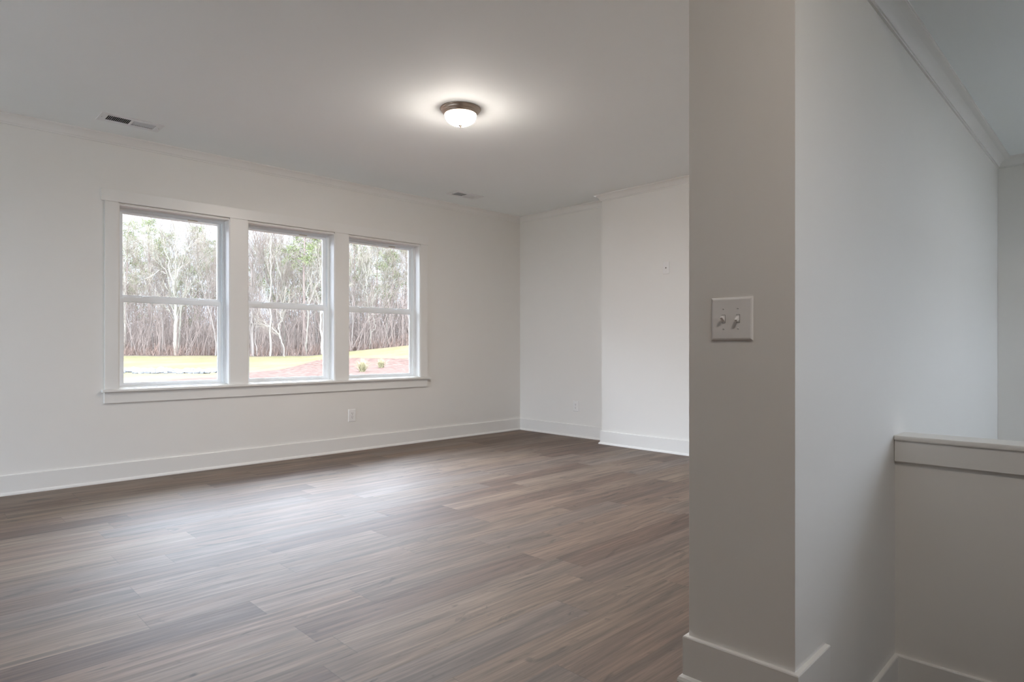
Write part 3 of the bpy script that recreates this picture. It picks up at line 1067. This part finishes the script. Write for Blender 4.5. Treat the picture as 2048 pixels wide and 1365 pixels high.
path_tree('bare_tree', [
    ([(645, 668, 0), (642, 640, 0), (644, 600, 0), (643, 560, 0)], .11, .05),
], 'pale leaning trunk against the right edge of the middle window', bark='bark_white', seed=35, Z=61, nb=3)
path_tree('bare_tree', [
    ([(507, 712, 0), (505, 680, 0), (506, 650, 0), (504, 620, 0), (505, 590, 0)], .12, .05),
    ([(514, 711, 0), (510, 680, 0), (512, 655, 0), (508, 630, .4), (500, 610, .6)], .06, .02),
], 'clump of grey stems at the left edge of the middle window', bark='bark_grey', seed=38, Z=61, nb=6)
path_tree('bare_tree', [
    ([(591, 702, 0), (590, 665, 0), (590.5, 630, 0), (589, 600, 0), (590, 570, 0)], .055, .03),
], 'thin grey pole-like tree left of the tall pine in the middle window', bark='bark_grey', seed=41, Z=66, nb=3, twiglev=1)
path_tree('bare_tree', [
    ([(740, 680, 0), (742, 666, 0), (739, 645, 0), (736, 625, 0), (734, 600, 0), (733, 578, 0), (734, 560, 0), (738, 540, 0)], .10, .025),
    ([(741, 668, 0), (751, 657, .3), (747, 637, .6), (745, 620, .8), (744, 600, 1), (752, 585, 1.4), (762, 572, 1.8)], .06, .018),
    ([(734, 592, 0), (727, 578, -.6), (720, 563, -1), (717, 550, -1.4)], .045, .015),
    ([(743, 605, .9), (756, 597, 1.4), (770, 585, 1.8)], .035, .014),
    ([(735, 570, 0), (731, 550, .6), (730, 535, 1)], .04, .015),
], 'white forked tree with a kinked second stem in the right window', bark='bark_white', seed=44, Z=64)
path_tree('bare_tree', [
    ([(706, 700, 0), (705, 660, 0), (706, 620, 0), (704, 580, 0), (703, 545, 0)], .07, .03),
], 'slim bare tree at the left edge of the right window', bark='bark_grey', seed=47, Z=63, nb=4)
path_tree('bare_tree', [
    ([(774, 689, 0), (773.5, 650, 0), (774, 620, 0), (773, 590, 0)], .055, .03),
], 'thin pale tree right of the kinked white tree in the right window', bark='bark_white', seed=49, Z=67, nb=2, twiglev=1)
path_tree('bare_tree', [
    ([(789, 688, 0), (788, 655, 0), (785, 625, 0), (786, 600, 0)], .05, .028),
], 'thin leaning grey tree near the right side of the right window', bark='bark_grey', seed=52, Z=68, nb=3, twiglev=1)
path_tree('bare_tree', [
    ([(808, 684, 0), (807, 650, 0), (808, 620, 0), (806, 585, 0)], .055, .03),
], 'thin straight tree at the right edge of the right window', bark='bark_grey', seed=55, Z=67, nb=3, twiglev=1)

# pines
def needles(r, c, rad, V, F, n=26):
    for _ in range(n):
        d = Vector((r.gauss(0, 1), r.gauss(0, 1), r.gauss(0, .7)))
        d.normalize()
        p = c + d * rad * r.uniform(.1, .8)
        q = p + (d + Vector((0, 0, .25))).normalized() * rad * r.uniform(.35, .6)
        w_ = d.cross(Vector((r.gauss(0, 1), r.gauss(0, 1), r.gauss(0, 1)))).normalized() * rad * r.uniform(.05, .11)
        b = len(V)
        V += [tuple(p - w_), tuple(p + w_), tuple(q)]
        F.append((b, b + 1, b + 2))

def make_pine(seed, H_, crown, rad, lean=0.0, dens=1.0):
    r = random.Random(seed)
    root = empty('pine_tree')
    T = Tube()
    pts = [Vector((lean * (i / 9) ** 1.5 + r.gauss(0, .05), r.gauss(0, .05), H_ * i / 9)) for i in range(10)]
    T.add(pts, [rad * (1 - .8 * i / 9) for i in range(10)], 7)
    V, F = [], []
    nb = int(34 * dens)
    for k in range(nb):
        f = crown + (1 - crown) * (k + r.random()) / nb
        x = f * 9
        i0 = min(8, int(x))
        p = pts[i0].lerp(pts[i0 + 1], x - i0)
        an = r.uniform(0, 6.283)
        L = (1.0 - .65 * (f - crown) / (1 - crown)) * r.uniform(1.4, 3.2)
        d = Vector((math.cos(an), math.sin(an), r.uniform(-.05, .5))).normalized()
        bp, br, q = [p], [.035], p.copy()
        for i in range(4):
            d = (d + Vector((r.gauss(0, .15), r.gauss(0, .15), .08))).normalized()
            q = q + d * L / 4
            bp.append(q.copy()); br.append(.03 - .005 * i)
            if i >= 1:
                for _ in range(2):
                    needles(r, q + Vector((r.gauss(0, .28), r.gauss(0, .28), r.gauss(0, .18))), r.uniform(.30, .55), V, F, 20)
        T.add(bp, br, 3)
        needles(r, q, r.uniform(.4, .6), V, F, 26)
    T.build('trunk', M['bark_pine'], root)
    me = bpy.data.meshes.new('needles')
    me.from_pydata(V, [], F)
    me.materials.append(M['needle'])
    o = bpy.data.objects.new('needles', me)
    COL.objects.link(o)
    o.parent = root
    return root

PINE = [make_pine(101, 17.0, .55, .20), make_pine(102, 15.0, .42, .17, .5), make_pine(103, 18.5, .62, .21, -.4), make_pine(104, 12.0, .25, .13)]
pine_spots = [  # u, Z, proto, scale, own label
    (249, 72, 1, 1.0, 'dark pine with a thick trunk at the far left of the left window'),
    (300, 84, 2, .95, None), (330, 92, 0, 1.0, None), (372, 80, 3, 1.0, None), (398, 95, 2, 1.0, None), (425, 82, 1, .95, None), (272, 90, 3, 1.2, None),
    (609, 64, 0, .92, 'tall pine with a bare pinkish trunk, right of centre in the middle window'),
    (552, 86, 1, .95, None), (583, 90, 3, 1.2, None), (632, 78, 1, .95, 'bushy pine top filling the upper right of the middle window'), (520, 95, 0, .9, None), (655, 92, 3, 1.2, None),
    (709, 74, 0, .82, 'pine showing its thin trunk at the left of the right window'), (752, 80, 2, .85, None), (783, 72, 1, .80, 'bright green pine crown on the right side of the right window'),
    (770, 90, 3, 1.15, None), (725, 92, 1, .9, None), (812, 88, 0, .85, None), (690, 86, 1, .9, None), (840, 84, 2, .8, None), (470, 86, 0, .95, None), (200, 80, 1, 1, None), (160, 88, 0, 1, None), (880, 82, 0, .85, None)]
seen = set()
rnd = random.Random(77)
for (u, Z, k, sc, lab) in pine_spots:
    if k in seen:
        o = copy_tree(PINE[k])
    else:
        o = PINE[k]
        seen.add(k)
    s = (u - CX) / FPX * Z
    o.location = site(Z, s, gz(Z, s) - .2)
    o.rotation_euler = (0, 0, rnd.uniform(0, 6.28) if lab is None else 0.4)
    o.scale = (sc, sc, sc)
    tag(o, lab or 'green pine standing back among the bare trees of the woods', 'tree', None if lab else 'pines deep in the woods')
    if lab and 'group' in o:
        del o['group']

# bare trees deeper in the woods
def make_bare(seed, H_, rad, nb=6):
    r = random.Random(seed)
    root = empty('bare_tree')
    T, TW = Tube(), Tube()
    limb(T, TW, r, Vector((0, 0, 0)), Vector((r.gauss(0, .03), r.gauss(0, .03), 1)).normalized(), H_, rad, 0, 3, .35, nb, .7, .012)
    T.build('trunk', M['bark_grey'], root)
    TW.build('twigs', M['twig'], root)
    return root
BARE = [make_bare(201, 13, .13), make_bare(202, 11, .10), make_bare(203, 14.5, .15), make_bare(204, 9, .08), make_bare(205, 12, .11)]
seen = set()
rnd = random.Random(5)
lst = []
for Z, n_ in ((64, 26), (70, 30), (77, 34), (86, 34), (96, 32), (108, 36)):
    for i in range(n_):
        b = -.80 + .80 * (i + rnd.random()) / n_
        lst.append((Z + rnd.uniform(-2.5, 2.5), b))
for i, (Z, b) in enumerate(lst):
    k = i % 5
    if k in seen:
        o = copy_tree(BARE[k])
    else:
        o = BARE[k]
        seen.add(k)
    s = b * Z
    sc = rnd.uniform(.72, 1.08) * (.80 if b > -.27 else .84 if b < -.46 else 1.0)
    o.location = site(Z, s, gz(Z, s) - .2)
    o.rotation_euler = (0, 0, rnd.uniform(0, 6.28))
    o.scale = (sc, sc, sc)
    tag(o, 'thin bare grey tree in the woods behind the front trees', 'tree', 'bare trees in the woods')

# tangled understorey: countless stems and dead brush
def thicket(name, n, zr, hr, rad, m, label, cat, seed, lean=.12):
    r = random.Random(seed)
    T = Tube()
    for _ in range(n):
        Z = r.uniform(*zr)
        b = r.uniform(-.84, .0)
        Z = max(Z, tree_line(b) + r.uniform(.2, 1.5))
        s = b * Z
        h = hr[0] + (hr[1] - hr[0]) * r.random() ** 1.6
        p = site(Z, s, gz(Z, s) - .1)
        d = Vector((r.gauss(0, lean), r.gauss(0, lean), 1)).normalized()
        q1 = p + d * h * .5
        q2 = q1 + (d + Vector((r.gauss(0, lean), r.gauss(0, lean), 0))).normalized() * h * .5
        ra = r.uniform(*rad)
        T.add([p, q1, q2], [ra, ra * .75, ra * .3], 3)
        for k in range(4):
            f = r.uniform(.15, .95)
            pp = p.lerp(q1, f * 2) if f < .5 else q1.lerp(q2, f * 2 - 1)
            T.add([pp, pp + rdir(r, d, r.uniform(.4, 1.3)) * h * r.uniform(.12, .35)], [ra * .5, ra * .25], 3)
    o = T.build(name, m)
    tag(o, label, cat, kind='stuff')
    return o
thicket('understory', 13000, (61, 112), (1.6, 8.5), (.010, .036), M['thicket'], 'tangle of thin bare stems between the tree trunks of the woods', 'underbrush', 301, .24)
thicket('dry_brush', 3600, (60, 70), (.4, 1.7), (.012, .026), M['brush'], 'low reddish dead brush along the edge of the woods', 'brush', 302, .45)

# two grass clumps on the red bank
def grass_clump(u, v, h, label, seed):
    b = (u - CX) / FPX
    # walk out until the ground meets the sight line
    Z = 20.0
    while Z < 58 and HC + (V0 - v) / FPX * Z < gz(Z, b * Z) - 0: Z += .2
    Z = 20.0
    best = min((abs(HC + (V0 - v) / FPX * (20 + .2 * i) - gz(20 + .2 * i, b * (20 + .2 * i))), 20 + .2 * i) for i in range(170))
    Z = best[1]
    r = random.Random(seed)
    V, F = [], []
    for _ in range(260):
        an = r.uniform(0, 6.283); t = abs(r.gauss(0, .6))
        d = Vector((math.cos(an) * t, math.sin(an) * t, 1)).normalized()
        L = h * r.uniform(.6, 1.1)
        p = Vector((r.gauss(0, .06), r.gauss(0, .06), 0))
        side = Vector((-math.sin(an), math.cos(an), 0)) * .012
        m_ = p + d * L * .6
        e = p + d * L + Vector((math.cos(an), math.sin(an), -.5)) * L * .22 * t
        k = len(V)
        V += [tuple(p - side), tuple(p + side), tuple(m_ + side * .7), tuple(m_ - side * .7), tuple(e)]
        F += [(k, k + 1, k + 2, k + 3), (k + 3, k + 2, k + 4)]
    me = bpy.data.meshes.new('grass_clump')
    me.from_pydata(V, [], F)
    me.materials.append(M['tuft'])
    o = bpy.data.objects.new('grass_clump', me)
    COL.objects.link(o)
    o.location = site(Z, b * Z, gz(Z, b * Z) - .02)
    tag(o, label, 'grass', 'grass clumps on the red bank')
    return o
grass_clump(725, 744, .78, 'larger dry grass clump on the red bank, left one in the right window', 1)
grass_clump(762, 736, .62, 'smaller dry grass clump on the red bank, right one in the right window', 2)
